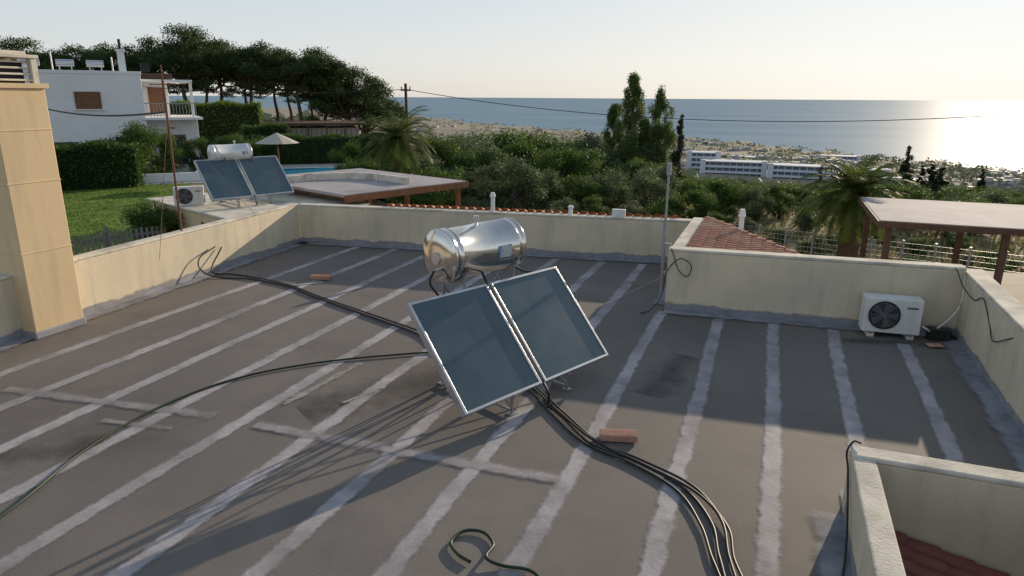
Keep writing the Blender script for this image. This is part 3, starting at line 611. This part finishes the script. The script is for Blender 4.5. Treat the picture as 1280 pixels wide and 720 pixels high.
def hedge(name,loc,rz,d,ml,n,leafs=.12):
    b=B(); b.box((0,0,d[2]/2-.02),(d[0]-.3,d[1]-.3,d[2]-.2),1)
    k=n; p=rng.uniform(-.5,.5,(k,3)); ax=rng.choice([0,1,2,2],k); 
    sg=np.where(rng.uniform(0,1,k)<.5,-.5,.5); 
    for i in range(3):
        mk=ax==i; p[mk,i]=np.where(i==2,.5,sg[mk])
    p=p*np.array(d)+rng.normal(size=(k,3))*.09+np.array([0,0,d[2]/2]); p[:,2]+=.10*np.sin(p[:,0]*2.1)
    t=rng.normal(size=(k,3)); t/=np.linalg.norm(t,axis=1)[:,None]; u=np.cross(t,rng.normal(size=(k,3))); u/=np.linalg.norm(u,axis=1)[:,None]; s=leafs*rng.uniform(.6,1.4,k)[:,None]*.5
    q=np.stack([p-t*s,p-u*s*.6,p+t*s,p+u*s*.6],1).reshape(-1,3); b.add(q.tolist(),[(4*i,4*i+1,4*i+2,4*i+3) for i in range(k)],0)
    return b.obj(name,[ml,m_core],None,loc,rz)

pines=[mk_pine(i) for i in range(3)]
for i,(th,r,top) in enumerate([(-47.6,82,8.6),(-45.4,80,9.6),(-43.0,84,9.4),(-41.2,80,8.8),(-39.3,86,8.2),(-37.4,80,8.6),(-35.6,82,7.6),(-34.0,80,6.2),(-32.6,84,4.8),(-36.5,95,7.5),(-44.2,96,9),(-41.5,98,8.5),(-38.2,98,8.2),(-55.5,80,8.0),(-53.2,84,7.5),(-51.2,82,8.4),(-48.8,90,7.5)]):
    x,y=at(th,r); gz=ground(th,r); h=top-gz; sc=h/9.9; inst('pine_tree',pines[i%3],(x,y,gz),i*1.7,(sc*1.0,sc*1.0,sc))
pops=[mk_poplar(i) for i in range(2)]
for i,(th,r,top,w_) in enumerate([(-11.2,60,5.7,1.0),(-8.9,60,4.6,.85),(-12.4,63,3.2,.9)]):
    x,y=at(th,r); gz=ground(th,r); sc=(top-gz)/10; inst('poplar_tree',pops[i%2],(x,y,gz),i*2.1,(w_,w_,sc))
cyp=[mk_cyp(0),mk_cyp(1)]
for i,(th,r,top,w_) in enumerate([(-7.2,57,2.6,1.5),(9.0,90,-.9,1.9),(10.6,84,-2.6,2.5),(11.2,86,-2.9,2.5),(10.0,95,-3.7,1.8),(13.6,120,-5.5,1.6),(3.4,110,-5.4,1.3)]):
    x,y=at(th,r); gz=ground(th,r); sc=(top-gz)/6; inst('cypress_tree',cyp[i%2],(x,y,gz),i*2.1,(w_,w_,sc))
x,y=at(-30.4,35); inst('palm_tree',mk_palm(0,3.1,2.3,56,.2),(x,y,-1.5))
x,y=at(5.9,21.5); inst('palm_tree',mk_palm(1,3.35,1.7,60,.26),(x,y,-2.3),1.0)
x,y=at(-27.5,46); inst('palm_tree',bpy.data.meshes['palm_mesh'],(x,y,-3),2.0)

olive=[mk_round(i,l_olive,m_barkl) for i in range(3)]; green=[mk_round(10+i,l_green,m_bark) for i in range(3)]
LIM=([-60,-34,-26,-20,-14,-12,-8,-6,2,6,12,20],[.0,.03,.05,.040,.045,.05,.085,.105,.11,.10,.10,.10])
def plant(th,r,h,kind):
    gz=ground(th,r); mx=3.6-float(np.interp(th,*LIM))*r-gz; h=min(h,mx*random.uniform(.75,1.0))
    if h<1.3: return
    x,y=at(th,r); sc=h/4.9; wd=random.uniform(1.1,1.6)
    pool=olive if kind=='olive' else green
    inst('olive_tree' if kind=='olive' else 'broadleaf_tree',random.choice(pool),(x,y,gz-.17*h),random.uniform(0,6),(sc*wd,sc*wd*random.uniform(.85,1.15),sc*1.14))
random.seed(11)
for th,r,h,k in [(-20.6,34,3.0,'olive'),(-22.6,36,2.6,'olive'),(-18.2,35,2.5,'olive'),(-15.2,36,2.1,'green'),(-25.0,35,2.4,'green'),(-12.6,37,2.2,'olive'),(-9.5,36,2.4,'olive'),(-5.5,34,2.1,'green'),(-3.6,37,3.0,'green'),(-1.2,36,2.7,'olive'),(.8,38,2.9,'green'),(-27.5,33,2.8,'green'),(-29.5,38,2.6,'green'),(2.8,34,1.6,'olive'),(7.5,36,2.0,'olive'),(9.6,38,2.2,'green'),(11.6,36,2.2,'olive'),(13.6,38,2.2,'green'),(-33,40,2.4,'green'),(-31,44,3,'green'),(-24,31,1.6,'olive'),(-16.5,31,1.5,'olive'),(-13.5,32,1.5,'green'),(-10.5,31.5,1.4,'olive'),(-7.4,32,1.6,'green')]:
    plant(th,r,h,k)
for i in range(200):
    r=random.uniform(42,125); th=random.uniform(-33,19); plant(th,r,random.uniform(3.2,7.5),random.choice(['olive','green','green']))
for i in range(30):
    r=random.uniform(62,80); th=random.uniform(-27,-13); plant(th,r,random.uniform(5,8.5),random.choice(['olive','green']))
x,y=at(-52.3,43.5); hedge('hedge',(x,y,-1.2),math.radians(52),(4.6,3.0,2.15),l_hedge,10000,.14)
for th,r,h in((-49.2,46.5,3.4),(-47.6,48,2.6),(-45.0,50,2.2),(-42.6,50,2.4),(-41.0,52,2.0),(-57,40,3),(-33.8,42,2.2)):
    x,y=at(th,r); s_=h/4.9; inst('round_shrub',green[int(r)%3],(x,y,-1.2-.17*h),r,(s_*1.25,s_*1.25,s_*1.15))
x,y=at(-43.6,60); hedge('hedge',(x,y,-1.3),math.radians(44),(6.5,2.0,4.2),l_hedgel,12000,.16)
x,y=at(-36,53); hedge('hedge',(x,y,-1.2),math.radians(36),(9.5,1.4,1.9),l_hedge,10000,.13)
x,y=at(-40.2,55); hedge('hedge',(x,y,-1.2),math.radians(40),(3.2,1.5,2.6),l_hedge,5000,.13)
x,y=at(-48.6,22.5); inst('round_shrub',green[1],(x,y,-1.5),0,(.40,.40,.44)); x,y=at(-47.4,23); inst('round_shrub',green[2],(x,y,-1.5),1,(.36,.36,.38))
b=B(); k=6500
th=np.radians(rng.uniform(-14,19,k)); r=rng.uniform(17,40,k); X=r*np.sin(th); Y=r*np.cos(th); Z=np.full(k,-2.3)
p=np.stack([X,Y,Z],1); s=rng.uniform(.08,.4,(k,1)); ang=rng.uniform(0,6.28,k); t=np.stack([np.cos(ang),np.sin(ang),np.zeros(k)],1)
lean=rng.normal(size=(k,3))*.25; lean[:,2]=1
q=np.stack([p-t*s*.25,p+t*s*.25,p+lean*s],1).reshape(-1,3); b.add(q.tolist(),[(3*i,3*i+1,3*i+2) for i in range(k)],0); b.obj('dry_grass',[l_dry])
random.seed(21)
for i in range(34):
    th=random.uniform(-9,17); r=random.uniform(23,33); x,y=at(th,r); s_=random.uniform(.10,.24); inst('scrub_bush',random.choice(olive+green),(x,y,-2.3-.9*s_),i,(s_*1.4,s_*1.3,s_))
b=B(); random.seed(5)
cl=[]
for i in range(1500):
    r=random.uniform(125,470); th=random.uniform(-42,22); gz=ground(th,r); mx=3.6-float(np.interp(th,*LIM))*r-gz
    h=min(random.uniform(3,8),mx)
    if h<2: continue
    x,y=at(th,r); cl.append((x,y,gz+h*.45,h*.5,h*.5,h*.55))
for i in range(1500):
    th=random.uniform(-38,22); r=random.uniform(470,coast(th)*.97); gz=ground(th,r); h=random.uniform(2.5,6); x,y=at(th,r); cl.append((x,y,gz+h*.35,h*random.uniform(.6,1.8),h*.7,h*.5))
for c in cl:
    leaves(b,[c],34 if math.hypot(c[0],c[1])<470 else 16,c[5]*.75,0,.8,-.3)
b.obj('distant_trees',[l_far])

# ---------------------------------------------------------------- hotel + distant houses
m_hwall=mat('hotel_render',(.66,.68,.72),(.60,.63,.68),.05,.8); m_hwin=mat('hotel_glazing',(.24,.29,.36),(.29,.34,.42),.3,.4)  # hotel wall and glazing tones paled and blued, haze put into the colour
m_dwall=mat('hazy_house_render',(.58,.54,.50),(.46,.43,.40),.05,.8)  # low-contrast beige wall with distance haze mixed into its colour
def hotel(th,r,L,floors,rz,base=None,depth=12):
    x,y=at(th,r); z0=(ground(th,r)-2.5) if base is None else base; e=empty('hotel_building',(x,y,z0),rz); H=floors*3.3
    w=B(); w.box((0,depth/2+1.4,H/2-1),(L,depth,H+2)); w.obj('core',[m_hwin],e)
    w=B()
    for f_ in range(floors+1): w.box((0,depth/2,f_*3.3+.2),(L+.6,depth+3,.55))
    n=int(L/4)
    for i in range(n+1): w.box((-L/2+i*L/n,.6,H/2),(.5,2.2,H))
    for f_ in range(floors): w.box((0,-1.35,f_*3.3+.9),(L,.12,.9))
    for i in range(max(1,int(L/25))+1): w.box((-L/2+i*L/max(1,int(L/25)),.2,H/2+.6),(3.2,4,H+1.2))
    w.obj('slabs_and_balconies',[m_hwall],e)
hotel(-3.0,445,36,3,math.radians(2)); hotel(2.4,440,40,3,math.radians(-4)); hotel(-5.3,470,18,4,math.radians(4)); hotel(6.4,470,24,2,math.radians(-6)); hotel(14.2,330,26,2,math.radians(-15)); hotel(17.5,320,26,3,math.radians(-15)); hotel(9.2,420,22,2,math.radians(-8)); hotel(-1,620,60,1,math.radians(-3)); hotel(4.5,640,30,2,0)
b=B(); random.seed(9)
for i in range(85):
    th=random.uniform(-30,20); r=random.uniform(470,coast(th)*.9); x,y=at(th,r); z0=ground(th,r); a,c,h=random.uniform(6,14),random.uniform(5,10),random.uniform(2.2,4.0); rz=random.uniform(-.4,.4)
    b.box((x,y,z0+h/2-.5),(a,c,h+1),0,rz); b.box((x,y-c*.3,z0+h*.5),(a*.6,c*.5,h*.35),1,rz); b.box((x+a*.2,y,z0+h+.5),(a*.3,c*.4,1.2),0,rz)
b.obj('distant_houses',[m_dwall,m_hwin])

# ---------------------------------------------------------------- utility pole and wires
x,y=at(-29.3,45); w=B(); w.cyl((0,0,0),(0,0,6.9),.13,.09); w.box((0,0,6.5),(.7,.08,.1)); 
for sx in(-.3,0,.3): w.cyl((sx,0,6.5),(sx,0,6.72),.035,n=6)
w.obj('utility_pole',[m_wooddk],None,(x,y,-2.5))
def wire(p,q,sag):
    w=B(); p=Vector(p);q=Vector(q); w.tube([p.lerp(q,i/40)-Vector((0,0,4*sag*(i/40)*(1-i/40))) for i in range(41)],.02,5); w.obj('overhead_wire',[m_black])
x2,y2=at(23.5,44)
wire((x,y,4.05),(x2,y2,3.75),1.45)
wire((x,y,4.05),(*at(-60,60),6.0),1.0)
wire((*at(-58,30),4.2),(-10.9,10.2,3.3),.5)
w=B(); w.cyl((0,0,0),(0,0,8),.13,.09); w.box((0,0,7.7),(.7,.08,.1)); w.obj('utility_pole',[m_wooddk],None,(x2,y2,-4))

# ---------------------------------------------------------------- light, world, camera
EL=14.0; AZ=15.5
wd=bpy.data.worlds.new('World'); scene.world=wd; wd.use_nodes=True; nt=wd.node_tree; N=nt.nodes; Lk=nt.links; bg=N['Background']
sky=N.new('ShaderNodeTexSky'); sky.sky_type='NISHITA'; sky.sun_disc=False; sky.sun_elevation=math.radians(EL); sky.sun_rotation=math.radians(AZ); sky.air_density=1.0; sky.dust_density=1.8; sky.ozone_density=2.0; sky.altitude=60
def V(op,a,b):
    x=N.new('ShaderNodeVectorMath'); x.operation=op
    for i,v in enumerate((a,b)):
        if isinstance(v,tuple): x.inputs[i].default_value=v
        else: Lk.new(v,x.inputs[i])
    return x.outputs[0]
c=sky.outputs[0]; soft=V('DIVIDE',c,V('ADD',V('MULTIPLY',c,(1/7,1/7,1/7)),(1,1,1)))
tc=N.new('ShaderNodeTexCoord'); sp=N.new('ShaderNodeSeparateXYZ'); Lk.new(tc.outputs['Generated'],sp.inputs[0])
rp=N.new('ShaderNodeValToRGB'); Lk.new(sp.outputs[2],rp.inputs['Fac']); el=rp.color_ramp.elements
el[0].position=0; el[0].color=(.62,.62,.625,1); el[1].position=1; el[1].color=(.18,.23,.31,1)
for p_,c_ in ((.05,(.595,.62,.65)),(.15,(.49,.56,.63)),(.4,(.30,.355,.43))): q=el.new(p_); q.color=(*c_,1)
haze=V('MULTIPLY',rp.outputs[0],(7.0,7.0,7.0))
tot=V('ADD',V('MULTIPLY',soft,(.56,.54,.50)),haze)
Lk.new(tot,bg.inputs[0]); bg.inputs[1].default_value=0.13
ld=bpy.data.lights.new('sun','SUN'); ld.energy=5.0; ld.angle=math.radians(.5); ld.color=(1,.82,.60)
so=bpy.data.objects.new('sun',ld); COL.objects.link(so)
dv=Vector((math.sin(math.radians(AZ))*math.cos(math.radians(EL)),math.cos(math.radians(AZ))*math.cos(math.radians(EL)),math.sin(math.radians(EL))))
so.rotation_euler=dv.to_track_quat('Z','Y').to_euler(); so.location=(0,0,30)
cd=bpy.data.cameras.new('camera'); cd.lens=24.0; cd.sensor_width=36; cd.clip_end=200000; cd.clip_start=.1
co=bpy.data.objects.new('camera',cd); COL.objects.link(co)
Rm=Matrix.Rotation(math.radians(20.7),4,'Z')@Matrix.Rotation(math.radians(90-15.6),4,'X')@Matrix.Rotation(math.radians(.35),4,'Z')
co.matrix_world=Matrix.Translation((0,0,3.6))@Rm
scene.camera=co
